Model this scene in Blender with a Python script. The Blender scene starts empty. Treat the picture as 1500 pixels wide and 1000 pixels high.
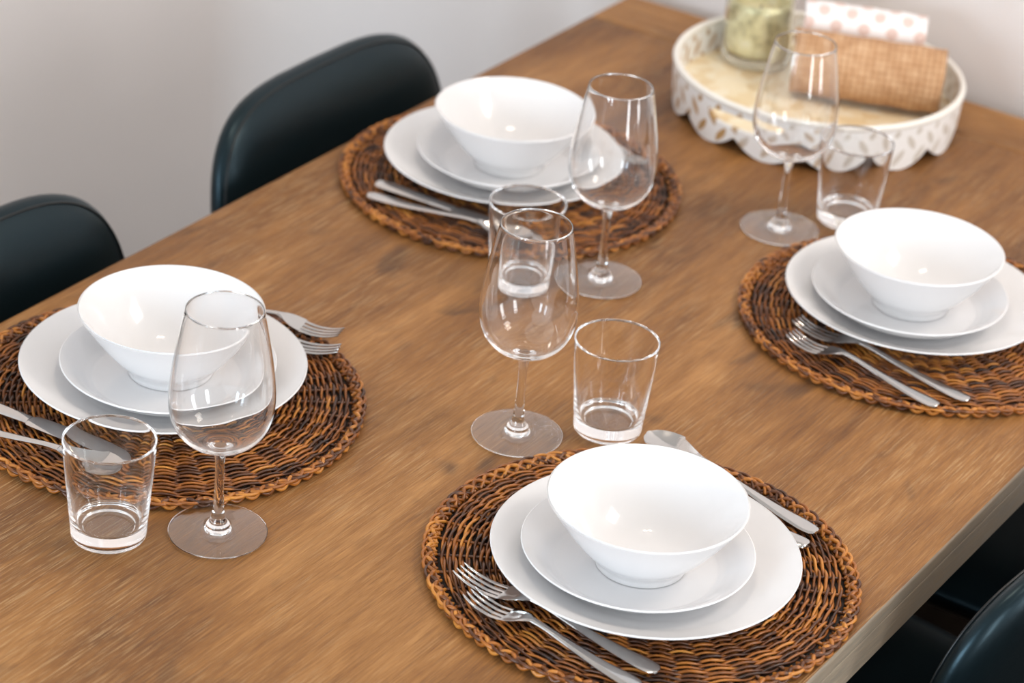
import bpy, bmesh, math, random
import numpy as np
from mathutils import Matrix, Vector

random.seed(7)
rng = np.random.default_rng(7)
PI = math.pi
TZ = 0.75          # table-top height
VO = 2.0           # y origin: the table's own length coordinate v -> y = v - VO
COL = bpy.context.scene.collection


def P(x, v, z=0.0):
    return (x, v - VO, TZ + z)


# ------------------------------------------------------------------ materials
def new_mat(name):
    m = bpy.data.materials.new(name)
    m.use_nodes = True
    nt = m.node_tree
    return m, nt, nt.nodes['Principled BSDF']


def simple(name, col, rough=0.5, metal=0.0, coat=0.0, spec=0.5, bump=None):
    m, nt, b = new_mat(name)
    b.inputs['Base Color'].default_value = (*col, 1)
    b.inputs['Roughness'].default_value = rough
    b.inputs['Metallic'].default_value = metal
    b.inputs['Coat Weight'].default_value = coat
    b.inputs['Specular IOR Level'].default_value = spec
    if bump:
        sc, st = bump
        tc = nt.nodes.new('ShaderNodeTexCoord')
        n = nt.nodes.new('ShaderNodeTexNoise')
        n.inputs['Scale'].default_value = sc
        n.inputs['Detail'].default_value = 4
        bp = nt.nodes.new('ShaderNodeBump')
        bp.inputs['Strength'].default_value = st
        bp.inputs['Distance'].default_value = 0.002
        nt.links.new(tc.outputs['Object'], n.inputs['Vector'])
        nt.links.new(n.outputs['Fac'], bp.inputs['Height'])
        nt.links.new(bp.outputs['Normal'], b.inputs['Normal'])
    return m


def node(nt, typ, **kw):
    n = nt.nodes.new(typ)
    for k, v in kw.items():
        setattr(n, k, v)
    return n


def ramp(nt, src, stops):
    r = nt.nodes.new('ShaderNodeValToRGB')
    els = r.color_ramp.elements
    while len(els) < len(stops):
        els.new(0.5)
    for e, (p, c) in zip(els, stops):
        e.position = p
        e.color = (*c, 1) if len(c) == 3 else c
    nt.links.new(src, r.inputs['Fac'])
    return r


def math_n(nt, op, a, b=None, clamp=False):
    n = nt.nodes.new('ShaderNodeMath')
    n.operation = op
    n.use_clamp = clamp
    for i, v in enumerate((a, b)):
        if v is None:
            continue
        if isinstance(v, (int, float)):
            n.inputs[i].default_value = v
        else:
            nt.links.new(v, n.inputs[i])
    return n.outputs[0]


def mix_col(nt, fac, a, b, mode='MIX'):
    n = nt.nodes.new('ShaderNodeMix')
    n.data_type = 'RGBA'
    n.blend_type = mode
    for inp, v in ((n.inputs[0], fac), (n.inputs[6], a), (n.inputs[7], b)):
        if isinstance(v, (int, float)):
            inp.default_value = v
        elif isinstance(v, tuple):
            inp.default_value = (*v, 1)
        else:
            nt.links.new(v, inp)
    return n.outputs[2]


def wood_mat(name, axis='Y', tint=1.0, grey=0.0, plank=0.148):
    """brushed acacia: long grain streaks, soft knots, pale scratches, plank tones"""
    m, nt, b = new_mat(name)
    tc = node(nt, 'ShaderNodeTexCoord')
    mp0 = node(nt, 'ShaderNodeMapping')
    if axis == 'X':
        mp0.inputs['Rotation'].default_value = (0, 0, PI / 2)
    nt.links.new(tc.outputs['Object'], mp0.inputs['Vector'])
    base = mp0.outputs[0]

    def noise(scale, det=4.0, rough=0.6, src=base, dist=0.0):
        mp = node(nt, 'ShaderNodeMapping')
        mp.inputs['Scale'].default_value = scale
        nt.links.new(src, mp.inputs['Vector'])
        n = node(nt, 'ShaderNodeTexNoise')
        n.inputs['Scale'].default_value = 1.0
        n.inputs['Detail'].default_value = det
        n.inputs['Roughness'].default_value = rough
        n.inputs['Distortion'].default_value = dist
        nt.links.new(mp.outputs[0], n.inputs['Vector'])
        return n.outputs['Fac']

    sep = node(nt, 'ShaderNodeSeparateXYZ')
    nt.links.new(base, sep.inputs[0])
    pk = math_n(nt, 'FLOOR', math_n(nt, 'DIVIDE', sep.outputs['X'], plank))
    wn = node(nt, 'ShaderNodeTexWhiteNoise', noise_dimensions='1D')
    nt.links.new(pk, wn.inputs['W'])
    big = noise((5.5, 1.6, 3), 3, 0.55, dist=0.7)           # broad tone drift
    mid = noise((60, 5.5, 20), 6, 0.68, dist=0.4)           # figure
    fine = noise((640, 20, 300), 3, 0.75)                    # brushed pores
    scr = noise((600, 18, 400), 3, 0.7)                     # pale scratches
    knot = noise((15, 8.5, 9), 2, 0.5, dist=0.6)
    t = math_n(nt, 'ADD', math_n(nt, 'MULTIPLY', big, 0.62), math_n(nt, 'MULTIPLY', mid, 0.34))
    t = math_n(nt, 'ADD', t, math_n(nt, 'MULTIPLY', wn.outputs['Value'], 0.08))
    t = math_n(nt, 'ADD', t, math_n(nt, 'MULTIPLY', fine, 0.42))
    k = tint * 1.0
    r = ramp(nt, t, [(0.47, (0.066 * k, 0.025 * k, 0.008 * k)), (0.62, (0.165 * k, 0.066 * k, 0.018 * k)),
                     (0.75, (0.285 * k, 0.124 * k, 0.034 * k)), (0.93, (0.50 * k, 0.25 * k, 0.085 * k))])
    kr = ramp(nt, knot, [(0.63, (0, 0, 0)), (0.74, (1, 1, 1))])
    c = mix_col(nt, math_n(nt, 'MULTIPLY', kr.outputs[0], 0.6), r.outputs[0], (0.060 * k, 0.030 * k, 0.016 * k))
    sr = ramp(nt, scr, [(0.52, (0, 0, 0)), (0.66, (1, 1, 1))])
    patch = ramp(nt, noise((7, 4, 5), 2), [(0.40, (0.15, 0.15, 0.15)), (0.65, (1, 1, 1))])
    c = mix_col(nt, math_n(nt, 'MULTIPLY', math_n(nt, 'MULTIPLY', sr.outputs[0], patch.outputs[0]), 0.60), c,
                (0.60, 0.40, 0.20))
    if grey:
        c = mix_col(nt, grey, c, (0.25, 0.25, 0.21))
    nt.links.new(c, b.inputs['Base Color'])
    rr = ramp(nt, fine, [(0.3, (0.40, 0.40, 0.40)), (0.7, (0.58, 0.58, 0.58))])
    nt.links.new(rr.outputs[0], b.inputs['Roughness'])
    b.inputs['Specular IOR Level'].default_value = 0.32
    bp = node(nt, 'ShaderNodeBump')
    bp.inputs['Strength'].default_value = 0.35
    bp.inputs['Distance'].default_value = 0.0012
    h = math_n(nt, 'ADD', fine, math_n(nt, 'MULTIPLY', scr, 0.6))
    nt.links.new(h, bp.inputs['Height'])
    nt.links.new(bp.outputs['Normal'], b.inputs['Normal'])
    return m


def glass_mat(name, col=(1, 1, 1), rough=0.0, ior=1.52):
    m, nt, b = new_mat(name)
    b.inputs['Base Color'].default_value = (*col, 1)
    b.inputs['Roughness'].default_value = rough
    b.inputs['IOR'].default_value = ior
    b.inputs['Transmission Weight'].default_value = 1.0
    return m


def wicker_mat():
    m, nt, b = new_mat('wicker')
    at = node(nt, 'ShaderNodeAttribute', attribute_name='tone')
    tc = node(nt, 'ShaderNodeTexCoord')
    n = node(nt, 'ShaderNodeTexNoise')
    n.inputs['Scale'].default_value = 55
    n.inputs['Detail'].default_value = 3
    nt.links.new(tc.outputs['Object'], n.inputs['Vector'])
    t = math_n(nt, 'ADD', math_n(nt, 'MULTIPLY', at.outputs['Fac'], 0.62), math_n(nt, 'MULTIPLY', n.outputs['Fac'], 0.45))
    r = ramp(nt, t, [(0.20, (0.012, 0.004, 0.002)), (0.41, (0.105, 0.030, 0.005)),
                     (0.60, (0.36, 0.112, 0.013)), (0.84, (0.66, 0.27, 0.045))])
    nt.links.new(r.outputs[0], b.inputs['Base Color'])
    b.inputs['Roughness'].default_value = 0.32
    b.inputs['Specular IOR Level'].default_value = 0.55
    return m


M_WOOD = wood_mat('table_wood')
M_WOODX = wood_mat('table_wood_end', axis='X')
M_EDGE_SHEEN = wood_mat('table_wood_edge_sheen', tint=1.3, grey=0.7)  # same wood greyed and lightened: window sheen on the edge put into the colour
M_WICK = wicker_mat()
M_GAPSHADE = simple('gap_shade_dark', (0.012, 0.006, 0.003), 0.8, bump=(300, .4))  # near-black standing in for shade between the strands
M_CHINA = simple('white_porcelain', (0.80, 0.785, 0.782), 0.09, coat=0.0, spec=0.5)
M_GLASS = glass_mat('clear_glass')
M_STEEL = simple('polished_steel', (0.58, 0.565, 0.55), 0.11, metal=1.0)
M_LEATH = simple('black_leather', (0.0022, 0.0052, 0.0066), 0.33, spec=0.42, bump=(260, .05))
M_LEATH.node_tree.nodes['Principled BSDF'].inputs['Specular Tint'].default_value = (.58, .86, 1.0, 1)
M_PIPE = simple('black_leather_seam', (0.005, 0.0065, 0.007), 0.38, spec=0.5)
M_LEG = simple('black_metal', (0.012, 0.012, 0.013), 0.4, metal=0.5)
M_WALL = simple('wall_paint', (0.83, 0.765, 0.733), 0.85, spec=0.2, bump=(220, .05))
M_CEIL = simple('ceiling_paint', (0.78, 0.77, 0.75), 0.9, spec=0.2)
M_FRAME = simple('white_frame', (0.75, 0.75, 0.75), 0.4)
M_TRAYF = None
M_WAX = simple('candle_wax', (0.80, 0.74, 0.55), 0.5)
M_LAMP = simple('lamp_trim', (0.7, 0.7, 0.68), 0.4)


def floor_mat():
    m, nt, b = new_mat('dark_floor')
    tc = node(nt, 'ShaderNodeTexCoord')
    mp = node(nt, 'ShaderNodeMapping')
    mp.inputs['Scale'].default_value = (7, 0.9, 1)
    n = node(nt, 'ShaderNodeTexNoise')
    n.inputs['Scale'].default_value = 3
    n.inputs['Detail'].default_value = 5
    nt.links.new(tc.outputs['Object'], mp.inputs[0])
    nt.links.new(mp.outputs[0], n.inputs['Vector'])
    r = ramp(nt, n.outputs['Fac'], [(0.3, (0.010, 0.0065, 0.0045)), (0.7, (0.024, 0.016, 0.011))])
    nt.links.new(r.outputs[0], b.inputs['Base Color'])
    b.inputs['Roughness'].default_value = 0.8
    b.inputs['Specular IOR Level'].default_value = 0.05
    return m


M_FLOOR = floor_mat()


def tray_floor_mat():
    m, nt, b = new_mat('capiz_mosaic')
    tc = node(nt, 'ShaderNodeTexCoord')
    v = node(nt, 'ShaderNodeTexVoronoi')
    v.inputs['Scale'].default_value = 55
    nt.links.new(tc.outputs['Object'], v.inputs['Vector'])
    sp = node(nt, 'ShaderNodeSeparateColor')
    nt.links.new(v.outputs['Color'], sp.inputs[0])
    r = ramp(nt, sp.outputs[0], [(0.0, (0.80, 0.62, 0.36)), (0.5, (0.90, 0.75, 0.50)), (1.0, (0.94, 0.85, 0.66))])
    nt.links.new(r.outputs[0], b.inputs['Base Color'])
    b.inputs['Roughness'].default_value = 0.35
    return m


def tray_wall_mat():
    """white shell inlay with slanted leaf chips; UV in metres along the rim / up the wall"""
    m, nt, b = new_mat('shell_inlay')
    uv = node(nt, 'ShaderNodeUVMap', uv_map='UVMap')
    sep = node(nt, 'ShaderNodeSeparateXYZ')
    nt.links.new(uv.outputs[0], sep.inputs[0])
    U, V = sep.outputs['X'], sep.outputs['Y']
    out = None
    for (du, dv, sl, a, bb, per) in ((0.0, 0.016, 0.6, 0.0055, 0.0105, 0.032), (0.016, 0.034, -0.6, 0.0052, 0.0100, 0.032),
                                     (0.007, 0.048, 0.2, 0.0044, 0.0050, 0.032)):
        y = math_n(nt, 'SUBTRACT', V, dv)
        x = math_n(nt, 'ADD', U, du)
        x = math_n(nt, 'SUBTRACT', x, math_n(nt, 'MULTIPLY', y, sl))
        x = math_n(nt, 'SUBTRACT', math_n(nt, 'MULTIPLY', math_n(nt, 'FRACT', math_n(nt, 'DIVIDE', x, per)), per), per / 2)
        q = math_n(nt, 'ADD', math_n(nt, 'POWER', math_n(nt, 'ABSOLUTE', math_n(nt, 'DIVIDE', x, a)), 1.5),
                   math_n(nt, 'POWER', math_n(nt, 'ABSOLUTE', math_n(nt, 'DIVIDE', y, bb)), 1.5))
        s = math_n(nt, 'LESS_THAN', q, 1.0)
        out = s if out is None else math_n(nt, 'MAXIMUM', out, s)
    tc = node(nt, 'ShaderNodeTexCoord')
    n = node(nt, 'ShaderNodeTexNoise')
    n.inputs['Scale'].default_value = 9
    nt.links.new(tc.outputs['Object'], n.inputs['Vector'])
    leaf = ramp(nt, n.outputs['Fac'], [(0.42, (0.50, 0.30, 0.12)), (0.56, (0.64, 0.59, 0.52))])
    c = mix_col(nt, out, (0.90, 0.88, 0.85), leaf.outputs[0])
    nt.links.new(c, b.inputs['Base Color'])
    b.inputs['Roughness'].default_value = 0.35
    return m


def jar_coat_mat():
    m, nt, b = new_mat('mottled_jar')
    tc = node(nt, 'ShaderNodeTexCoord')
    n = node(nt, 'ShaderNodeTexNoise')
    n.inputs['Scale'].default_value = 46
    n.inputs['Detail'].default_value = 5
    n.inputs['Roughness'].default_value = 0.7
    nt.links.new(tc.outputs['Object'], n.inputs['Vector'])
    r = ramp(nt, n.outputs['Fac'], [(0.36, (0.48, 0.45, 0.30)), (0.50, (0.84, 0.81, 0.62)), (0.64, (0.95, 0.95, 0.90))])
    nt.links.new(r.outputs[0], b.inputs['Base Color'])
    b.inputs['Roughness'].default_value = 0.3
    b.inputs['Metallic'].default_value = 0.25
    return m


def burlap_mat():
    m, nt, b = new_mat('tan_basket_weave')
    uv = node(nt, 'ShaderNodeUVMap', uv_map='UVMap')
    sep = node(nt, 'ShaderNodeSeparateXYZ')
    nt.links.new(uv.outputs[0], sep.inputs[0])
    k = 2 * PI / 0.0078
    a = math_n(nt, 'SINE', math_n(nt, 'MULTIPLY', sep.outputs['X'], k))
    c = math_n(nt, 'SINE', math_n(nt, 'MULTIPLY', sep.outputs['Y'], k))
    w = math_n(nt, 'ADD', math_n(nt, 'MULTIPLY', a, .6), math_n(nt, 'MULTIPLY', c, .4))
    n = node(nt, 'ShaderNodeTexNoise')
    n.inputs['Scale'].default_value = 60
    nt.links.new(uv.outputs[0], n.inputs['Vector'])
    t = math_n(nt, 'ADD', math_n(nt, 'MULTIPLY', w, 0.15), math_n(nt, 'MULTIPLY', n.outputs['Fac'], 1.0))
    r = ramp(nt, t, [(0.1, (0.40, 0.20, 0.09)), (0.5, (0.54, 0.305, 0.155)), (0.95, (0.70, 0.46, 0.28))])
    nt.links.new(r.outputs[0], b.inputs['Base Color'])
    b.inputs['Roughness'].default_value = 0.8
    bp = node(nt, 'ShaderNodeBump')
    bp.inputs['Strength'].default_value = 0.5
    bp.inputs['Distance'].default_value = 0.0015
    nt.links.new(w, bp.inputs['Height'])
    nt.links.new(bp.outputs['Normal'], b.inputs['Normal'])
    return m


def lace_mat():
    m, nt, b = new_mat('white_pink_print_cloth')
    uv = node(nt, 'ShaderNodeUVMap', uv_map='UVMap')
    sep = node(nt, 'ShaderNodeSeparateXYZ')
    nt.links.new(uv.outputs[0], sep.inputs[0])
    per = 0.034
    res = None
    for off in (0.0, 0.5):
        xs = []
        for ch, o in (('X', off), ('Y', off)):
            f = math_n(nt, 'FRACT', math_n(nt, 'ADD', math_n(nt, 'DIVIDE', sep.outputs[ch], per), o))
            xs.append(math_n(nt, 'ABSOLUTE', math_n(nt, 'SUBTRACT', f, 0.5)))
        d = math_n(nt, 'SQRT', math_n(nt, 'ADD', math_n(nt, 'POWER', xs[0], 2), math_n(nt, 'POWER', xs[1], 2)))
        rr = ramp(nt, d, [(0.0, (0.55, 0.55, 0.55)), (0.10, (1, 1, 1)), (0.19, (0.75, 0.75, 0.75)), (0.25, (0, 0, 0))])
        res = rr.outputs[0] if res is None else mix_col(nt, 1.0, res, rr.outputs[0], 'LIGHTEN')
    c = mix_col(nt, res, (0.90, 0.85, 0.84), (0.70, 0.50, 0.43))
    nt.links.new(c, b.inputs['Base Color'])
    b.inputs['Roughness'].default_value = 0.85
    return m


# ------------------------------------------------------------------ mesh helpers
def link(name, me, mat=None, parent=None, smooth=True, loc=None):
    if mat is not None:
        me.materials.append(mat)
    if smooth:
        me.polygons.foreach_set('use_smooth', [True] * len(me.polygons))
    me.update()
    o = bpy.data.objects.new(name, me)
    COL.objects.link(o)
    if parent is not None:
        o.parent = parent
    if loc is not None:
        o.location = loc
    return o


def pydata(name, v, f):
    me = bpy.data.meshes.new(name)
    me.from_pydata([tuple(map(float, p)) for p in v], [], [tuple(map(int, q)) for q in f])
    return me


def recalc(me):
    bm = bmesh.new()
    bm.from_mesh(me)
    bmesh.ops.recalc_face_normals(bm, faces=bm.faces)
    bm.to_mesh(me)
    bm.free()
    return me


def smooth_profile(pts, n=6):
    """Catmull-Rom through (r,z) points; a repeated point makes a corner"""
    pts = [np.array(p, float) for p in pts]
    out = [pts[0]]
    for i in range(len(pts) - 1):
        p1, p2 = pts[i], pts[i + 1]
        if np.allclose(p1, p2):
            continue
        p0 = pts[i - 1] if i > 0 else p1
        p3 = pts[i + 2] if i + 2 < len(pts) else p2
        for k in range(1, n + 1):
            t = k / n
            q = 0.5 * ((2 * p1) + (-p0 + p2) * t + (2 * p0 - 5 * p1 + 4 * p2 - p3) * t * t + (-p0 + 3 * p1 - 3 * p2 + p3) * t ** 3)
            q[0] = max(q[0], 0.0)
            out.append(q)
    return out


def lathe(name, prof, seg=72, uv=False):
    """surface of revolution; on-axis profile ends are fanned"""
    vs, fs, rings = [], [], []
    for r, z in prof:
        if r < 1e-6:
            rings.append([len(vs)] * seg)
            vs.append((0, 0, z))
        else:
            b = len(vs)
            for i in range(seg):
                a = 2 * PI * i / seg
                vs.append((r * math.cos(a), r * math.sin(a), z))
            rings.append([b + i for i in range(seg)])
    for A, B in zip(rings[:-1], rings[1:]):
        for i in range(seg):
            j = (i + 1) % seg
            q = []
            for k in (A[i], A[j], B[j], B[i]):
                if k not in q:
                    q.append(k)
            if len(q) > 2:
                fs.append(q)
    return pydata(name, vs, fs)


def tube(path, rad, sides=8, closed=False, squash=1.0, cap=True):
    """verts, faces of a tube along path (N,3); rad scalar or (N,)"""
    path = np.asarray(path, float)
    n = len(path)
    rad = np.broadcast_to(np.asarray(rad, float), (n,))
    if closed:
        tan = np.roll(path, -1, 0) - np.roll(path, 1, 0)
    else:
        tan = np.gradient(path, axis=0)
    tan /= np.linalg.norm(tan, axis=1)[:, None]
    up = np.tile(np.array([0, 0, 1.0]), (n, 1))
    bad = np.abs(tan[:, 2]) > 0.95
    up[bad] = (1, 0, 0)
    s = np.cross(tan, up)
    s /= np.linalg.norm(s, axis=1)[:, None]
    u = np.cross(s, tan)
    ang = np.arange(sides) * 2 * PI / sides
    V = path[:, None, :] + rad[:, None, None] * (np.cos(ang)[None, :, None] * s[:, None, :] +
                                                 squash * np.sin(ang)[None, :, None] * u[:, None, :])
    F = []
    m = n if closed else n - 1
    for i in range(m):
        i2 = (i + 1) % n
        for k in range(sides):
            k2 = (k + 1) % sides
            F.append((i * sides + k, i * sides + k2, i2 * sides + k2, i2 * sides + k))
    if not closed and cap:
        F.append(tuple(range(sides))[::-1])
        F.append(tuple((n - 1) * sides + k for k in range(sides)))
    return V.reshape(-1, 3), F


class Mesh:
    def __init__(self):
        self.v, self.f, self.t = [], [], []
        self.n = 0

    def add(self, vf, tone=None):
        v, f = vf
        self.v.append(np.asarray(v, float))
        self.f += [tuple(i + self.n for i in q) for q in f]
        self.t.append(np.broadcast_to(np.asarray(0.5 if tone is None else tone, float), (len(v),)))
        self.n += len(v)

    def build(self, name, tone=False):
        me = pydata(name, np.concatenate(self.v), self.f)
        if tone:
            a = me.attributes.new('tone', 'FLOAT', 'POINT')
            a.data.foreach_set('value', np.concatenate(self.t).astype(np.float32))
        return me


def box_bm(x0, x1, y0, y1, z0, z1, bevel=0.0, seg=2, name='box'):
    bm = bmesh.new()
    bmesh.ops.create_cube(bm, size=1)
    bmesh.ops.scale(bm, vec=(x1 - x0, y1 - y0, z1 - z0), verts=bm.verts)
    bmesh.ops.translate(bm, vec=((x0 + x1) / 2, (y0 + y1) / 2, (z0 + z1) / 2), verts=bm.verts)
    if bevel:
        bmesh.ops.bevel(bm, geom=bm.edges[:], offset=bevel, segments=seg, affect='EDGES', profile=0.5)
    me = bpy.data.meshes.new(name)
    bm.to_mesh(me)
    bm.free()
    return me


def empty(name, loc=(0, 0, 0), rz=0.0):
    o = bpy.data.objects.new(name, None)
    o.empty_display_size = 0.05
    COL.objects.link(o)
    o.location = loc
    o.rotation_euler = (0, 0, rz)
    return o


def tag(o, label, cat, group=None):
    o['label'] = label
    o['category'] = cat
    if group:
        o['group'] = group
    return o


def struct(o):
    o['kind'] = 'structure'
    return o


def copy_tree(o, parent=None):
    c = o.copy()
    COL.objects.link(c)
    if parent is not None:
        c.parent = parent
    for ch in list(o.children):
        copy_tree(ch, c)
    return c


# ------------------------------------------------------------------ the room
XL, XR = -1.06, 2.45
YB, YF = 2.96 - VO, -4.2
H = 2.62


def wall_box(name, x0, x1, y0, y1, z0, z1, mat):
    return struct(link(name, box_bm(x0, x1, y0, y1, z0, z1, name=name), mat, smooth=False))


wall_box('floor', XL - .1, XR + .1, YF, YB + .1, -0.1, 0, M_FLOOR)
wall_box('ceiling', XL - .1, XR + .1, YF, YB + .1, H, H + .1, M_CEIL)
wall_box('wall_left', XL - .1, XL, YF, YB + .1, 0, H, M_WALL)
wall_box('wall_back', XL, XR + .1, YB, YB + .1, 0, H, M_WALL)
# curve added in the far left corner to soften the shade between walls
cr = .16
ca = np.linspace(0, PI / 2, 13)
cv = [(XL + cr - cr * math.cos(a), YB - cr + cr * math.sin(a), z) for z in (.075, H) for a in ca]
cf = [(i, i + 1, 13 + i + 1, 13 + i) for i in range(12)]
struct(link('corner_blend_1', recalc(pydata('corner_blend_1', cv, cf)), M_WALL))
# right wall with a window opening
WY0, WY1, WZ0, WZ1 = -1.75, 0.85, 0.35, 2.25
bmw = bmesh.new()
wr = Mesh()


def boxvf(x0, x1, y0, y1, z0, z1):
    v = [(x, y, z) for x in (x0, x1) for y in (y0, y1) for z in (z0, z1)]
    f = [(0, 1, 3, 2), (4, 6, 7, 5), (0, 4, 5, 1), (2, 3, 7, 6), (0, 2, 6, 4), (1, 5, 7, 3)]
    return v, f


for b_ in ((YF, WY0, 0, H), (WY1, YB, 0, H), (WY0, WY1, 0, WZ0), (WY0, WY1, WZ1, H)):
    wr.add(boxvf(XR, XR + .1, b_[0], b_[1], b_[2], b_[3]))
bmw.free()
struct(link('wall_right', wr.build('wall_right'), M_WALL, smooth=False))
win = struct(empty('window_1', (XR + .05, 0, 0)))
fr = Mesh()
for b_ in ((WY0, WY0 + .05, WZ0, WZ1), (WY1 - .05, WY1, WZ0, WZ1), (WY0, WY1, WZ0, WZ0 + .05), (WY0, WY1, WZ1 - .05, WZ1),
           (-.91, -.85, WZ0, WZ1), (-.05, .01, WZ0, WZ1), (WY0, WY1, 1.72, 1.76)):
    fr.add(boxvf(-.03, .03, *b_))
link('window_frame', fr.build('window_frame'), M_FRAME, win, smooth=False)
link('baseboard_left', box_bm(XL, XL + .012, YF, YB, 0, .07, .002), M_FLOOR, smooth=False)['kind'] = 'structure'
link('baseboard_back', box_bm(XL + .012, XR, YB - .012, YB, 0, .07, .002), M_FLOOR, smooth=False)['kind'] = 'structure'

# ------------------------------------------------------------------ table
TX = 0.4565
V0, V1 = 1.115, 2.921
BR = 0.099
table = tag(empty('dining_table', (0, (V0 + V1) / 2 - VO, 0)), 'long brown brushed wood dining table carrying all the place settings', 'table')
yc = (V0 + V1) / 2
for (nm, a, b_, mt) in (('tabletop', V0 + BR + .0006, V1 - BR - .0006, M_WOOD), ('end_board', V0, V0 + BR, M_WOODX), ('end_board', V1 - BR, V1, M_WOODX)):
    o = link(nm, box_bm(-TX, TX, a - yc, b_ - yc, TZ - .018, TZ, .0032, 3), mt, table, smooth=False)
    o.data.materials.append(M_EDGE_SHEEN)
    for p in o.data.polygons:
        if abs(p.normal.x) > .6:
            p.material_index = 1
for s in (-1, 1):
    x0, x1 = (TX - .03, TX - .0012) if s > 0 else (-TX + .0012, -TX + .03)
    link('side_edging', box_bm(x0, x1, V0 - yc, V1 - yc, TZ - .052, TZ - .0186, .0015, 2), M_EDGE_SHEEN, table, smooth=False)
for s in (-1, 1):
    y0, y1 = (V1 - yc - .03, V1 - yc - .0012) if s > 0 else (V0 - yc + .0012, V0 - yc + .03)
    link('end_edging', box_bm(-TX + .031, TX - .031, y0, y1, TZ - .052, TZ - .0186, .0015, 2), M_EDGE_SHEEN, table, smooth=False)
for sx in (-1, 1):
    for sy in (-1, 1):
        cx, cy = sx * (TX - .075), sy * ((V1 - V0) / 2 - .075)
        link('leg', box_bm(cx - .04, cx + .04, cy - .04, cy + .04, 0, TZ - .0185, .004, 2), M_EDGE_SHEEN, table, smooth=False)
    cx = sx * (TX - .09)
    link('apron', box_bm(cx - .011, cx + .011, -(V1 - V0) / 2 + .116, (V1 - V0) / 2 - .116, TZ - .11, TZ - .019, .002), M_EDGE_SHEEN, table, smooth=False)

# ------------------------------------------------------------------ woven placemats
def make_mat():
    NS = 42
    W = Mesh()
    seg = NS * 6
    th = np.arange(seg) * 2 * PI / seg
    R0, R1, pitch = 0.034, 0.1795, 0.0057
    k = 0
    r = R0
    while r < R1:                                    # twined rings: two strands twisting round each other
        ring_tone = rng.random()
        for s in (0, 1):
            ph = s * PI + 9.0 * (r - .1) + .25 * math.sin(k * 1.9)
            q = NS / 2 * th + ph
            z = 0.0048 + 0.0024 * np.cos(q)
            rr = r + 0.0012 * np.sin(q) + 0.0006 * np.sin(3 * th + k) * (r / .18)
            cell = rng.random(NS)
            idx = np.floor((q + PI / 2) / PI).astype(int) % NS
            tone = np.repeat(np.clip(.68 * cell[idx] + .32 * ring_tone, 0, 1), 6)
            W.add(tube(np.stack([rr * np.cos(th), rr * np.sin(th), z], -1), 0.00140 + .0002 * math.sin(k * 1.7 + s), 6, closed=True, squash=.9), tone)
        r += pitch * (0.95 + 0.10 * random.random())
        k += 1
    weave = W.build('weave', tone=True)
    S = Mesh()
    for i in range(NS):
        a = 2 * PI * (i + .0) / NS
        rr = np.linspace(.02, .184, 10)
        S.add(tube(np.stack([rr * math.cos(a), rr * math.sin(a), np.full(10, .0044)], -1), .0015, 6), .15 + .35 * random.random())
    stakes = S.build('stakes', tone=True)
    B = Mesh()
    n = 700
    t = np.arange(n) * 2 * PI / n
    KB = 26
    for s in range(3):
        q = KB * t + s * 2 * PI / 3
        rr = .1868 + .0046 * np.sin(q)
        z = .0052 + .0026 * np.cos(2 * q)
        cell = rng.random(KB * 2)
        tone = np.repeat(.25 + .6 * cell[((q / (2 * PI)) * 1).astype(int) % (KB * 2)], 6)
        B.add(tube(np.stack([rr * np.cos(t), rr * np.sin(t), z], -1), .0020, 6, closed=True), tone)
    # leaning loops that fold over the rim
    for i in range(NS * 2):
        a0 = 2 * PI * i / (NS * 2)
        u = np.linspace(0, 1, 12)
        a = a0 + u * 2 * PI / (NS * 2) * 2.6
        rr = .1800 + .0125 * np.sin(u * PI) ** .8
        z = .0050 + .0042 * np.sin(u * PI * 1.0) * (1 - .55 * u) - .001 * u
        B.add(tube(np.stack([rr * np.cos(a), rr * np.sin(a), z], -1), .00155, 6), .2 + .7 * random.random())
    braid = B.build('braid', tone=True)
    back = recalc(lathe('gap_shade_disc', [(0, .0004), (.178, .0004), (.181, .0010), (.178, .0018), (0, .0018)], 64))  # added dark disc, paints the shade in the weave gaps
    root = empty('placemat')
    link('weave', weave, M_WICK, root)
    link('spokes', stakes, M_WICK, root)
    link('braided_rim', braid, M_WICK, root)
    link('gap_shade_disc', back, M_GAPSHADE, root)
    return root


MATS = {'near': (0.263, 1.749, .3), 'far': (-.2564, 2.3262, 1.2), 'left': (-.2385, 1.6985, 2.0), 'right': (.252, 2.340, 2.9)}
WHERE = {
    'near': 'in the foreground nearest the camera',
    'far': 'beside the chair in full view',
    'left': 'at the left beside the cropped chair',
    'right': 'at the right edge near the tray',
}


def spawn(proto, i, loc, rz, label, cat, group):
    o = proto if i == 0 else copy_tree(proto)
    o.location = loc
    o.rotation_euler = (0, 0, rz)
    return tag(o, label, cat, group)


mat0 = make_mat()
for i, (k, (x, v, rz)) in enumerate(MATS.items()):
    spawn(mat0, i, P(x, v, .0002), rz, {
        'near': 'round brown woven wicker placemat nearest the camera, reaching the table edge',
        'far': 'round brown woven wicker placemat beside the chair in full view, far side',
        'left': 'round brown woven wicker placemat at left, behind the foreground tumbler and wine glass',
        'right': 'round brown woven wicker placemat at right edge, in front of the round tray'}[k], 'placemat', 'round wicker placemats')

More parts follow.
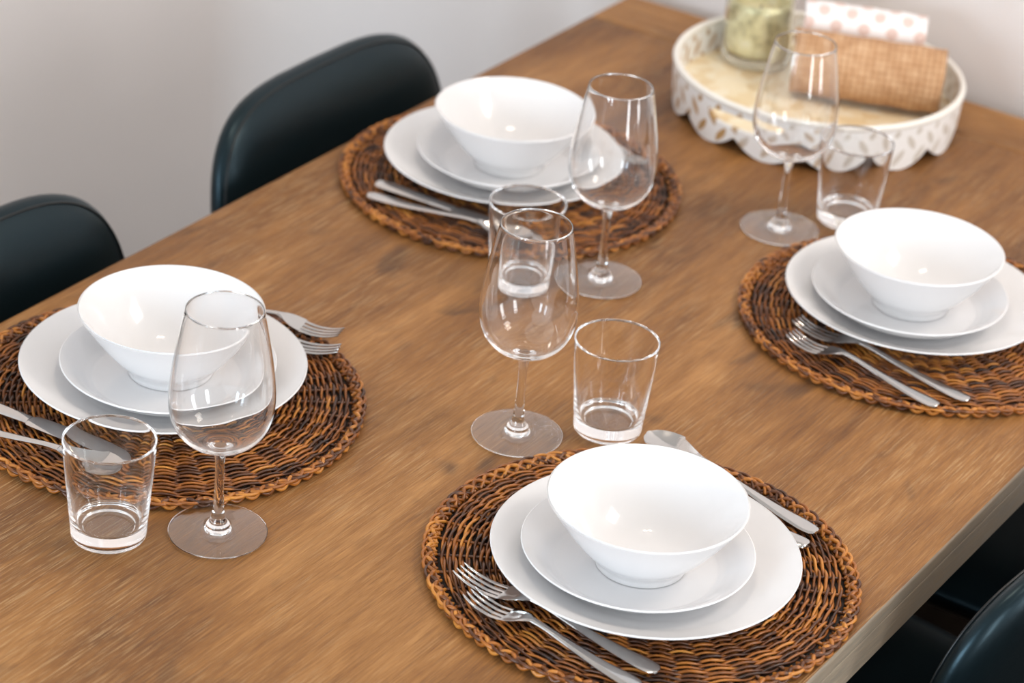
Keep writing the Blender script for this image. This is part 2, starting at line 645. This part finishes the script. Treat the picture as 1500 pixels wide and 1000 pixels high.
# ------------------------------------------------------------------ china
dinner_prof = smooth_profile([(0, .0050), (.070, .0050), (.085, .0062), (.100, .0105), (.118, .0182), (.1335, .0254), (.1348, .0262),
                              (.1354, .0256), (.1345, .0240), (.118, .0155), (.100, .0078), (.088, .0030), (.082, .0004), (.082, .0004),
                              (.077, .0004), (.077, .0004), (.075, .0022), (0, .0022)], 5)
salad_prof = smooth_profile([(0, .0050), (.062, .0050), (.074, .0064), (.0835, .0125), (.092, .0190), (.1003, .0244), (.1014, .0250),
                             (.1020, .0246), (.1013, .0230), (.092, .0165), (.082, .0088), (.070, .0030), (.060, .0004), (.060, .0004),
                             (.055, .0004), (.055, .0004), (.053, .0022), (0, .0022)], 5)
bowl_prof = smooth_profile([(0, .0080), (.020, .0086), (.036, .0130), (.052, .0245), (.068, .0425), (.0850, .0662), (.0862, .0672),
                            (.0873, .0667), (.0868, .0650), (.0710, .0415), (.0560, .0225), (.0440, .0110), (.0405, .0062)], 6)
bowl_foot_prof = smooth_profile([(.0405, .0062), (.0398, .0040), (.0400, .0004), (.0400, .0004), (.0365, .0004), (.0365, .0004),
                                 (.0350, .0040), (0, .0045)], 5)
me_d = recalc(lathe('dinner_plate', dinner_prof, 128))
me_s = recalc(lathe('side_plate', salad_prof, 128))
me_b = recalc(lathe('bowl', bowl_prof, 128))
me_f = recalc(lathe('foot_ring', bowl_foot_prof, 96))
ZD = .0095
ZS = ZD + .0050
ZBW = ZS + .0050
D_POS = {'near': (.2718, 1.7367), 'far': (-.2683, 2.3282), 'left': (-.2496, 1.7134), 'right': (.2385, 2.3416)}
S_POS = {'near': (.2666, 1.7312), 'far': (-.2655, 2.3302), 'left': (-.2434, 1.7125), 'right': (.2343, 2.3356)}
B_POS = {'near': (.2696, 1.7337), 'far': (-.2641, 2.3323), 'left': (-.248, 1.7214), 'right': (.2363, 2.3383)}
d0 = link('dinner_plate', me_d, M_CHINA)
s0 = link('side_plate', me_s, M_CHINA)
b0 = link('bowl', me_b, M_CHINA)
link('foot_ring', me_f, M_CHINA, b0)
for i, k in enumerate(MATS):
    spawn(d0, i, P(*D_POS[k], ZD), 0, 'large white dinner plate under the stack ' + WHERE[k], 'plate', 'white dinner plates')
    spawn(s0, i, P(*S_POS[k], ZS + .0002), 0, 'smaller white plate beneath the bowl ' + WHERE[k], 'plate', 'white side plates')
    spawn(b0, i, P(*B_POS[k], ZBW + .0004), 0, 'white flared bowl on the plates ' + WHERE[k], 'bowl', 'white bowls')

# ------------------------------------------------------------------ glassware
def make_wine():
    """one closed glass surface, split into foot / stem / bowl where it meets"""
    foot = smooth_profile([(0, .0022), (.020, .0019), (.0390, .0008), (.0424, .0005), (.0434, .0011), (.0436, .0018), (.0429, .0026), (.036, .0034),
                           (.022, .0044), (.0135, .0060), (.0108, .0080)], 5)
    stem = smooth_profile([(.0108, .0080), (.0100, .0105), (.0078, .0135), (.0056, .020), (.0045, .034), (.0040, .055), (.0042, .072),
                           (.0056, .0830)], 5)
    bowl = smooth_profile([(.0056, .0830), (.0100, .0872), (.0190, .0910), (.0300, .0975), (.0385, .1070), (.0440, .1200), (.0458, .1350),
                           (.0452, .1510), (.0425, .1730), (.0382, .1970), (.0336, .2212), (.0331, .2219), (.0325, .2214), (.0371, .1970),
                           (.0413, .1730), (.0440, .1510), (.0446, .1350), (.0427, .1205), (.0372, .1082), (.0288, .0996), (.0180, .0938),
                           (.0085, .0918), (0, .0914)], 6)
    root = empty('wine_glass')
    for nm, pr in (('foot', foot), ('stem', stem), ('bowl', bowl)):
        me = lathe(nm, pr, 160)
        link(nm, me, M_GLASS, root)
    return root


def make_tumbler():
    wall = smooth_profile([(.0338, .0150), (.0372, .0540), (.0404, .0948), (.0401, .0966), (.0391, .0966), (.0387, .0948), (.0350, .0540),
                           (.0306, .0205), (.0285, .0166), (.0240, .0150)], 6)
    base = smooth_profile([(.0240, .0150), (.012, .0142), (0, .0140)], 4)
    base2 = smooth_profile([(0, .0018), (.022, .0018), (.0260, .0008), (.0298, .0006), (.0322, .0018), (.0330, .0050), (.0338, .0150)], 5)
    root = empty('tumbler')
    me = lathe('wall', wall, 160)
    link('wall', me, M_GLASS, root)
    va = lathe('base_a', base, 160)
    vb = lathe('base_b', base2, 160)
    bm = bmesh.new()
    bm.from_mesh(va)
    bm.from_mesh(vb)
    me = bpy.data.meshes.new('base')
    bm.to_mesh(me)
    bm.free()
    link('base', me, M_GLASS, root)
    return root


w0 = make_wine()
W_POS = {'left': (-.0565, 1.5565), 'near': (.0521, 1.8708), 'far': (-.0545, 2.1939), 'right': (.0312, 2.4346)}
W_LAB = {'left': 'clear stemmed wine glass beside the tumbler, in front of the left plate stack',
         'near': 'clear stemmed wine glass at the centre of the table, left of the nearer tumbler',
         'far': 'clear stemmed wine glass against the far plate stack, overlapping its bowl',
         'right': 'clear stemmed wine glass in front of the round white tray'}
t0 = make_tumbler()
T_POS = {'left': (-.1256, 1.4918), 'near': (.1126, 1.9368), 'far': (-.111, 2.1256), 'right': (.0767, 2.5077)}
T_LAB = {'left': 'clear thick-based tumbler in the left foreground, beside the knife',
         'near': 'clear thick-based tumbler right of the central wine glass, behind the near bowl',
         'far': 'clear thick-based tumbler seen through the rim of the central wine glass',
         'right': 'clear thick-based tumbler between the round tray and the right bowl'}
for i, k in enumerate(W_POS):
    spawn(w0, i, P(*W_POS[k], .0003), 0, W_LAB[k], 'wine glass', 'wine glasses')
    spawn(t0, i, P(*T_POS[k], .0003), 0, T_LAB[k], 'tumbler', 'tumblers')

# ------------------------------------------------------------------ cutlery (built along +X, tip at +x, resting on z=0)
def strip(xs, hw, zc, th, y0=None, dish=None, ny=7):
    """closed blade-like solid: centre heights zc, half widths hw, thickness th, optional dish depth"""
    xs, hw, zc = map(lambda a: np.asarray(a, float), (xs, hw, zc))
    th = np.broadcast_to(np.asarray(th, float), xs.shape)
    n = len(xs)
    y0 = np.zeros(n) if y0 is None else np.broadcast_to(np.asarray(y0, float), xs.shape)
    dish = np.zeros(n) if dish is None else np.asarray(dish, float)
    s = np.linspace(-1, 1, ny)
    prof = np.sqrt(np.clip(1 - s ** 4, 0.04, 1))
    V = []
    for sgn in (1, -1):
        for i in range(n):
            for j in range(ny):
                V.append((xs[i], y0[i] + hw[i] * s[j], zc[i] - dish[i] * (1 - s[j] ** 2) + sgn * th[i] / 2 * prof[j]))
    o = n * ny
    F = []
    for i in range(n - 1):
        for j in range(ny - 1):
            a, b_, c, d = i * ny + j, i * ny + j + 1, (i + 1) * ny + j + 1, (i + 1) * ny + j
            F.append((a, d, c, b_))
            F.append((o + a, o + b_, o + c, o + d))
        for j in (0, ny - 1):
            a, d = i * ny + j, (i + 1) * ny + j
            q = (a, o + a, o + d, d)
            F.append(q if j == 0 else q[::-1])
    for i in (0, n - 1):
        for j in range(ny - 1):
            q = (i * ny + j, i * ny + j + 1, o + i * ny + j + 1, o + i * ny + j)
            F.append(q if i == 0 else q[::-1])
    return V, F


def interp(pts, n):
    p = np.array(smooth_profile2(pts, n))
    return p


def smooth_profile2(pts, n=6):
    pts = [np.array(p, float) for p in pts]
    out = [pts[0]]
    for i in range(len(pts) - 1):
        p1, p2 = pts[i], pts[i + 1]
        p0 = pts[i - 1] if i > 0 else p1
        p3 = pts[i + 2] if i + 2 < len(pts) else p2
        for k in range(1, n + 1):
            t = k / n
            out.append(0.5 * ((2 * p1) + (-p0 + p2) * t + (2 * p0 - 5 * p1 + 4 * p2 - p3) * t * t + (-p0 + 3 * p1 - 3 * p2 + p3) * t ** 3))
    return out


def mk(vf, name, mat, root):
    me = recalc(pydata(name, *vf))
    o = link(name, me, mat, root)
    me.set_sharp_from_angle(angle=math.radians(48))
    return o


def make_fork(L):
    k = L / .205
    root = empty('fork')
    # x, halfwidth, z(centre), thickness  (handle end at x=0)
    h = np.array(smooth_profile2([(0, .0030, .0016, .0022), (.004, .0072, .0016, .0026), (.016, .0086, .0018, .0030), (.045, .0068, .0030, .0034),
                                  (.085, .0042, .0070, .0036), (.112, .0032, .0105, .0036), (.128, .0036, .0118, .0034)], 5))
    mk(strip(h[:, 0] * k, h[:, 1], h[:, 2], h[:, 3]), 'handle', M_STEEL, root)
    hd = np.array(smooth_profile2([(.128, .0036, .0118, .0032), (.137, .0075, .0106, .0024), (.147, .0112, .0078, .0020), (.158, .0122, .0050, .0020)], 5))
    mk(strip(hd[:, 0] * k, hd[:, 1], hd[:, 2], hd[:, 3], dish=np.linspace(0, .0014, len(hd))), 'head', M_STEEL, root)
    for j in range(4):
        y = (-.0093 + j * .0062)
        dz = -.0014 * (1 - (y / .0122) ** 2)
        tn = np.array(smooth_profile2([(.1575, y, .0050 + dz, .0023), (.172, y * .98, .0026 + dz * .6, .0019), (.188, y * .95, .0032, .0016),
                                       (.200, y * .9, .0062, .0012), (.205, y * .88, .0080, .0006)], 4))
        mk(strip(tn[:, 0] * k, tn[:, 3], tn[:, 2], .0019, y0=tn[:, 1], ny=5), 'tine', M_STEEL, root)
    return root


def make_spoon(L):
    k = L / .205
    root = empty('spoon')
    h = np.array(smooth_profile2([(0, .0030, .0016, .0022), (.004, .0074, .0016, .0026), (.018, .0088, .0018, .0030), (.050, .0068, .0030, .0034),
                                  (.090, .0042, .0068, .0036), (.122, .0034, .0105, .0036), (.138, .0044, .0112, .0032)], 5))
    mk(strip(h[:, 0] * k, h[:, 1], h[:, 2], h[:, 3]), 'handle', M_STEEL, root)
    u = np.linspace(0, 1, 22)
    w = .0044 + (.0212 - .0044) * np.sin(np.clip(u * 1.18, 0, 1) * PI / 2) ** 1.25
    w = np.where(u > .55, .0212 * np.sqrt(np.clip(1 - ((u - .55) / .452) ** 2, 0.002, 1)), np.minimum(w, .0212))
    x = .138 + u * .067
    zed = .0112 - .0020 * u - .0010 * np.sin(u * PI)
    mk(strip(x * k, w, zed, .0016, dish=.0075 * np.sin(np.clip(u, 0, 1) * PI) ** .7, ny=13), 'bowl', M_STEEL, root)
    return root


def make_knife(L):
    k = L / .225
    root = empty('knife')
    h = np.array(smooth_profile2([(0, .0040, .0035, .0040), (.004, .0086, .0035, .0056), (.020, .0094, .0036, .0062), (.060, .0078, .0036, .0062),
                                  (.095, .0064, .0036, .0058), (.106, .0066, .0036, .0046)], 5))
    mk(strip(h[:, 0] * k, h[:, 1], h[:, 2], h[:, 3]), 'handle', M_STEEL, root)
    b = np.array(smooth_profile2([(.106, .0066, .0, .0036), (.112, .0092, .0006, .0022), (.150, .0104, .0008, .0018), (.190, .0104, .0008, .0016),
                                  (.212, .0084, -.0008, .0014), (.222, .0042, -.0034, .0010), (.225, .0012, -.0052, .0008)], 5))
    mk(strip(b[:, 0] * k, b[:, 1], np.full(len(b), .0036), b[:, 3], y0=b[:, 2]), 'blade', M_STEEL, root)
    return root


fork_big, fork_small = make_fork(.208), make_fork(.180)
spoon0, knife0 = make_spoon(.205), make_knife(.222)
used = set()


def put(proto, L, end, tip, label, cat, group, z=.0102):
    """end -> tip direction in table coordinates; the handle end sits at 'end'"""
    first = proto.name not in used
    used.add(proto.name)
    o = proto if first else copy_tree(proto)
    a = math.atan2(tip[1] - end[1], tip[0] - end[0])
    o.location = P(tip[0] - L * math.cos(a), tip[1] - L * math.sin(a), z)
    o.rotation_euler = (0, 0, a)
    return tag(o, label, cat, group)


put(fork_big, .208, (.361, 1.616), (.151, 1.627), 'larger steel fork next to the near dinner plate, on the foreground placemat', 'fork', 'dinner forks')
put(fork_small, .180, (.356, 1.588), (.178, 1.603), 'smaller steel fork nearest the camera, outermost on the foreground placemat', 'fork', 'small forks')
put(fork_big, .208, (.369, 2.207), (.160, 2.231), 'larger steel fork next to the dinner plate on the right-edge placemat', 'fork', 'dinner forks')
put(fork_small, .180, (.348, 2.176), (.169, 2.200), 'smaller steel fork, outer one on the right-edge placemat', 'fork', 'small forks')
put(fork_big, .208, (-.3475, 1.791), (-.155, 1.866), 'steel fork poking out behind the left plate, tines nearer the plate', 'fork', 'dinner forks')
put(fork_small, .180, (-.347, 1.848), (-.173, 1.894), 'steel fork poking out behind the left plate, tines farther from the plate', 'fork', 'small forks')
put(fork_big, .208, (-.36, 2.462), (-.140, 2.452), 'steel fork behind the far plate stack, seen through the wine glass', 'fork', 'dinner forks')
put(spoon0, .205, (.367, 1.890), (.160, 1.930), 'steel spoon behind the near bowl, its tip beside the tumbler', 'spoon', 'spoons')
put(knife0, .222, (.363, 1.864), (.145, 1.872), 'steel knife mostly hidden behind the near plates, handle end showing', 'knife', 'knives')
put(knife0, .222, (-.326, 1.571), (-.175, 1.584), 'steel knife at the left edge, blade running behind the left tumbler', 'knife', 'knives')
put(spoon0, .205, (-.340, 1.530), (-.165, 1.556), 'steel spoon at the left edge, handle running behind the left tumbler', 'spoon', 'spoons')
put(knife0, .222, (-.352, 2.200), (-.130, 2.207), 'steel knife on the far placemat, between the plate and the spoon', 'knife', 'knives')
put(spoon0, .205, (-.344, 2.174), (-.140, 2.190), 'steel spoon on the far placemat, bowl beside the tumbler', 'spoon', 'spoons')

# ------------------------------------------------------------------ round inlaid tray
TC = (-.092, 2.749)
TR = .1765
tray = tag(empty('round_tray', P(*TC, .0003)), 'round white shell-inlaid tray with scalloped skirt and cut-out handles on the table end', 'tray')


def make_tray():
    N = 13 * 22
    Ht = .056
    vs, fs, uvs = [], [], {}
    ang_img = math.atan2(-.859, .513)              # side that faces the room
    slot_c = [ang_img - math.radians(33), ang_img - math.radians(33) + PI]
    rows = []
    for i in range(N):
        a = 2 * PI * i / N
        q = (a - (ang_img - math.radians(8.6))) / (2 * PI / 13)
        fq = q - math.floor(q)
        bot = .021 - .021 * abs(math.sin(PI * fq)) ** .75
        lo = hi = .0385
        for c in slot_c:
            d = (a - c + PI) % (2 * PI) - PI
            w = math.radians(17)
            if abs(d) < w:
                hgt = .0085 * (1 - (abs(d) / w) ** 4) ** .5
                lo, hi = .0385 - hgt, .0385 + hgt
        rows.append((a, bot, lo, hi))
    zt = []
    for a, bot, lo, hi in rows:
        lv = [bot + (lo - bot) * t for t in (0, .33, .67, 1)] + [hi, hi + (Ht - hi) * .5, Ht]
        zt.append(lv)
    K = 7
    for a, lv in zip([r[0] for r in rows], zt):
        for r in (TR, TR - .0065):
            for z in lv:
                fl = 0.0035 * (z / Ht) if r == TR else .0035 * (z / Ht)
                vs.append(((r - .0035 + fl) * math.cos(a), (r - .0035 + fl) * math.sin(a), z))
    def id_(i, side, k):
        return (i % N) * 2 * K + side * K + k
    for i in range(N):
        slot = (zt[i][4] - zt[i][3] > 1e-6) or (zt[(i + 1) % N][4] - zt[(i + 1) % N][3] > 1e-6)
        for k in range(K - 1):
            if k == 3:
                if slot:
                    fs.append((id_(i, 0, 3), id_(i + 1, 0, 3), id_(i + 1, 1, 3), id_(i, 1, 3)))
                    fs.append((id_(i, 0, 4), id_(i, 1, 4), id_(i + 1, 1, 4), id_(i + 1, 0, 4)))
                continue
            fs.append((id_(i, 0, k), id_(i + 1, 0, k), id_(i + 1, 0, k + 1), id_(i, 0, k + 1)))
            fs.append((id_(i, 1, k), id_(i, 1, k + 1), id_(i + 1, 1, k + 1), id_(i + 1, 1, k)))
        fs.append((id_(i, 0, K - 1), id_(i + 1, 0, K - 1), id_(i + 1, 1, K - 1), id_(i, 1, K - 1)))
        fs.append((id_(i, 0, 0), id_(i, 1, 0), id_(i + 1, 1, 0), id_(i + 1, 0, 0)))
    me = pydata('rim_wall', vs, fs)
    uv = me.uv_layers.new(name='UVMap')
    per = 2 * K
    for p in me.polygons:
        cols = [me.loops[li].vertex_index // per for li in p.loop_indices]
        wrap = max(cols) - min(cols) > N / 2
        for li in p.loop_indices:
            vi = me.loops[li].vertex_index
            c = vi // per
            if wrap and c == 0:
                c = N
            uv.data[li].uv = (c / N * 2 * PI * .174, vs[vi][2])
    o = link('rim_wall', me, tray_wall_mat(), tray)
    bm = bmesh.new()
    bm.from_mesh(me)
    bmesh.ops.remove_doubles(bm, verts=bm.verts, dist=1e-7)
    for e in bm.edges:
        if len(e.link_faces) == 2 and e.calc_face_angle() > .6:
            e.smooth = False
    bm.to_mesh(me)
    bm.free()
    t = np.arange(200) * 2 * PI / 200
    rr = TR - .0033
    link('rim_bead', pydata('rim_bead', *tube(np.stack([rr * np.cos(t), rr * np.sin(t), np.full(200, Ht + .0010)], -1), .0045, 8, closed=True)),
         simple('white_bead', (.86, .82, .75), .4), tray)
    link('tray_floor', recalc(lathe('tray_floor', [(0, .0140), (TR - .0085, .0140), (TR - .0085, .0200), (0, .0200)], 96)), tray_floor_mat(), tray, smooth=False)


make_tray()
TFZ = .0206

# candle jar
jar = tag(empty('candle_jar', P(-.205, 2.798, TFZ)), 'yellowish mottled glass candle jar standing in the round tray', 'candle')
link('jar_glass', recalc(lathe('jar_glass', smooth_profile([(0, .0006), (.033, .0006), (.0385, .002), (.0410, .008), (.0420, .030), (.0425, .0985), (.0415, .1000),
     (.0405, .0985), (.0400, .030), (.0388, .0155), (.036, .0135), (0, .0130)], 5), 64)), glass_mat('yellow_glass', (.99, .975, .86), .03), jar)
link('mottled_liner', recalc(lathe('mottled_liner', smooth_profile([(.0350, .0145), (.0375, .0165), (.0386, .030), (.0391, .084), (.0391, .084), (.0385, .084), (.0385, .084),
     (.0380, .030), (.0368, .0175), (.0348, .0152)], 4), 64)), jar_coat_mat(), jar)
link('candle_wax', recalc(lathe('candle_wax', [(0, .0155), (.034, .0155), (.0365, .019), (.0372, .060), (.036, .0615), (0, .0610)], 64)), M_WAX, jar)
wk = tube([(0, 0, .0605), (.0006, 0, .067), (.002, 0, .073)], .0011, 6)
link('wick', pydata('wick', *wk), simple('wick', (.03, .025, .02), .9), jar)


def roll(name, r, L, mat, turns=3.2, ripple=0.0, sag=.0):
    """rolled-up cloth lying along local X, spiral shown at its ends"""
    th = .0042
    n = int(turns * 40)
    a = np.linspace(0, 2 * PI * turns, n)
    rad = np.linspace(max(r - turns * th * 1.35, .006), r - th / 2, n)
    a = a - a[-1] + math.radians(250)              # loose edge ends low at the front
    M = Mesh()
    uvx = np.concatenate([[0], np.cumsum(np.hypot(np.diff(rad * np.cos(a)), np.diff(rad * np.sin(a))))])
    nx = 26
    vs, fs, uvs = [], [], []
    for side in (1, -1):
        for i in range(n):
            for j in range(nx):
                x = (j / (nx - 1) - .5) * L
                wob = 1 + .018 * math.sin(j * .9 + a[i] * 2) + ripple * math.sin(j * 1.9 + a[i])
                q = (rad[i] + side * th / 2) * wob
                vs.append((x + .0012 * math.sin(a[i] * 3) * (1 if j in (0, nx - 1) else 0), q * math.cos(a[i]), q * math.sin(a[i])))
                uvs.append((x, uvx[i]))
    o = n * nx
    for i in range(n - 1):
        for j in range(nx - 1):
            q = (i * nx + j, i * nx + j + 1, (i + 1) * nx + j + 1, (i + 1) * nx + j)
            fs.append(q)
            fs.append(tuple(o + k for k in q[::-1]))
        for j in (0, nx - 1):
            q = (i * nx + j, (i + 1) * nx + j, o + (i + 1) * nx + j, o + i * nx + j)
            fs.append(q)
    for i in (0, n - 1):
        for j in range(nx - 1):
            fs.append((i * nx + j, i * nx + j + 1, o + i * nx + j + 1, o + i * nx + j))
    me = pydata(name, vs, fs)
    uv = me.uv_layers.new(name='UVMap')
    for l in me.loops:
        uv.data[l.index].uv = uvs[l.vertex_index]
    recalc(me)
    return link(name, me, mat)


RD = math.atan2(.38, .924)
rc = (-.041, 2.777)
ro = roll('rolled_mat', .0405, .182, burlap_mat())
ro.location = P(rc[0], rc[1], TFZ + .0425)
ro.rotation_euler = (0, 0, RD)
tag(ro, 'rolled tan basket-weave cloth lying in the round tray, in front of a printed napkin', 'rolled cloth')
lc = roll('rolled_napkin', .0285, .148, lace_mat(), turns=2.4, ripple=.01)
lc.location = P(rc[0] - .38 * .064 - .012, rc[1] + .924 * .064 - .004, TFZ + .0425 + .0265)
lc.rotation_euler = (0, 0, RD)
tag(lc, 'white rolled napkin with pinkish scalloped print, behind the tan roll in the tray', 'napkin')

# ------------------------------------------------------------------ chairs
def pad(a, b, T, n=4.08, nr=14, nt=72, e=5.0):
    """upholstered pad in local (y,z), thickness along x; superellipse outline"""
    vs, fs = [], []
    rho = [math.sin(PI / 2 * i / nr) for i in range(nr + 1)]
    for side in (1, -1):
        for i, r in enumerate(rho):
            th = T * max(0.0, 1 - r ** e) ** .5
            for k in range(nt):
                p = 2 * PI * k / nt
                c, s = math.cos(p), math.sin(p)
                y = a * r * math.copysign(abs(c) ** (2 / n), c)
                z = b * r * math.copysign(abs(s) ** (2 / n), s)
                vs.append((side * th, y, z))
    o = (nr + 1) * nt
    for sd, off in ((0, 0), (1, o)):
        for i in range(nr):
            for k in range(nt):
                k2 = (k + 1) % nt
                q = (off + i * nt + k, off + i * nt + k2, off + (i + 1) * nt + k2, off + (i + 1) * nt + k)
                fs.append(q if sd == 0 else q[::-1])
    return vs, fs


def finish_pad(name, vs, fs, mat, root):
    me = pydata(name, vs, fs)
    bm = bmesh.new()
    bm.from_mesh(me)
    bmesh.ops.remove_doubles(bm, verts=bm.verts, dist=1e-6)
    bmesh.ops.recalc_face_normals(bm, faces=bm.faces)
    bm.to_mesh(me)
    bm.free()
    return link(name, me, mat, root)


def make_chair():
    """local +x faces the table; origin on the floor below the front face of the back"""
    A, Bz, ZC = .2227, .210, .602

    def bend(p):
        x, y, z = p
        s = y / A
        t = (z / Bz)
        # curls forward at the ends, leans back with height, top edge rolls back
        return (x + .0093 * abs(s) ** 2.06 - .026 * t - .012 * max(t, 0) ** 3, y * (1 - .03 * max(t, 0) ** 4), z + ZC)
    root = empty('dining_chair')
    vs, fs = pad(A, Bz, .026, e=7.0)
    finish_pad('backrest', [bend(p) for p in vs], fs, M_LEATH, root)
    n = 4.08
    ph = np.linspace(0, 2 * PI, 161)[:-1]
    pp = []
    for p in ph:
        c, s = math.cos(p), math.sin(p)
        r = .975
        pp.append(bend((.026 * (1 - r ** 7.0) ** .5 + .0006, A * r * math.copysign(abs(c) ** (2 / n), c), Bz * r * math.copysign(abs(s) ** (2 / n), s))))
    link('piping', pydata('piping', *tube(pp, .0013, 6, closed=True)), M_PIPE, root.children[0])
    vs, fs = pad(.225, .215, .035)
    finish_pad('seat', [(.235 + z, y, .435 + x - .01 * (1 - (y / .225) ** 2)) for x, y, z in vs], [f[::-1] for f in fs], M_LEATH, root)
    for sx in (.06, .40):
        for sy in (-1, 1):
            v = tube([(sx + (.02 if sx > .2 else -.03), sy * .205, 0.0), (sx, sy * .18, .415)], [.011, .016], 12)
            link('leg', pydata('leg', *v), M_LEG, root)
    for sy in (-1, 1):
        v = tube([(.06, sy * .12, .405), (.01, sy * .12, .415), (-.012, sy * .12, .46), (-.028, sy * .12, .56)], .011, 10)
        link('back_bracket', pydata('back_bracket', *v), M_LEG, root)
    return root


ch = make_chair()
spawn(ch, 0, P(-.5074, 2.337, -TZ), 0, 'black leather dining chair at the far left side, its back in full view', 'chair', 'black dining chairs')
spawn(ch, 1, P(-.5074, 1.739, -TZ), 0, 'black leather dining chair cropped by the left edge of the picture', 'chair', 'black dining chairs')
spawn(ch, 2, P(.549, 2.030, -TZ), PI - .12, 'black leather dining chair at the lower right corner, beyond the table edge', 'chair', 'black dining chairs')

spawn(ch, 3, P(.535, 2.565, -TZ), PI, 'added black leather dining chair just beyond the right edge, its seat filling the dark under the table', 'chair', 'black dining chairs')  # unseen chair added so its black seat darkens the view under the table

# ------------------------------------------------------------------ ceiling lamps and daylight
for i, (x, v) in enumerate(((-.05, 1.98), (.06, 2.10))):
    o = link('ceiling_downlight', recalc(lathe('ceiling_downlight', [(.040, .0), (.055, .0), (.056, .006), (.055, .012), (.040, .012)], 48)), M_LAMP)
    o.location = (x, v - VO, H - .0135)
    tag(o, 'small round ceiling downlight above the table', 'ceiling light', 'ceiling downlights')
    L = bpy.data.lights.new('downlight', 'AREA')
    L.shape = 'DISK'
    L.size = .07
    L.energy = 2.6
    L.color = (1.0, .86, .70)
    lo = bpy.data.objects.new('downlight_lamp', L)
    lo.location = (x, v - VO, H - .02)
    COL.objects.link(lo)


def area(name, loc, target, sx, sy, energy, col):
    L = bpy.data.lights.new(name, 'AREA')
    L.shape = 'RECTANGLE'
    L.size, L.size_y = sx, sy
    L.energy = energy
    L.color = col
    o = bpy.data.objects.new(name, L)
    o.location = loc
    d = Vector(target) - Vector(loc)
    o.rotation_euler = d.to_track_quat('-Z', 'Y').to_euler()
    COL.objects.link(o)
    return o


wyc = (WY0 + WY1) / 2
for wy, we in ((-1.32, 24), (.42, 17)):
    area('window_daylight', (XR + .16, wy, 1.35), (0, wy + .1, 1.0), .42, 1.4, we, (.94, .97, 1.0))
area('ceiling_glow', (1.35, .45, H - .05), (.1, .1, TZ), .65, .65, 23, (1.0, .91, .82))

for fx in (-.75, .15):
    area('front_window_daylight', (fx, YF + .1, 1.5), (fx, 0, 1.15), .36, 1.4, 48, (.70, .86, 1.0))

w = bpy.data.worlds.new('World')
w.use_nodes = True
bg = w.node_tree.nodes['Background']
bg.inputs['Color'].default_value = (.90, .95, 1.0, 1)
bg.inputs['Strength'].default_value = .85
bpy.context.scene.world = w

# ------------------------------------------------------------------ camera
cam = bpy.data.cameras.new('Camera')
cam.sensor_width = 36
cam.sensor_fit = 'HORIZONTAL'
cam.lens = 3906.13 / 1500 * 36
cam.clip_start = .05
cam.dof.use_dof = True
cam.dof.focus_distance = 2.36
cam.dof.aperture_fstop = 5.0
co = bpy.data.objects.new('Camera', cam)
COL.objects.link(co)
rt = Vector((0.8318063609225416, 0.549063135567032, 0.08141160521383627))
up = Vector((-0.3265584926033639, 0.36547791415203473, 0.8716567243907986))
fw = Vector((-0.448840426919654, 0.7516352622305428, -0.4833080836632115))
M = Matrix((rt, up, -fw)).transposed().to_4x4()
M.translation = Vector((1.1545, -VO, TZ + 1.29885))
co.matrix_world = M
sc = bpy.context.scene
sc.camera = co
sc.view_settings.view_transform = 'Standard'
sc.view_settings.look = 'None'
sc.view_settings.exposure = 0.0
sc.cycles.max_bounces = 64
sc.cycles.transmission_bounces = 64
sc.cycles.glossy_bounces = 64
sc.cycles.transparent_max_bounces = 16
sc.cycles.blur_glossy = 0.3
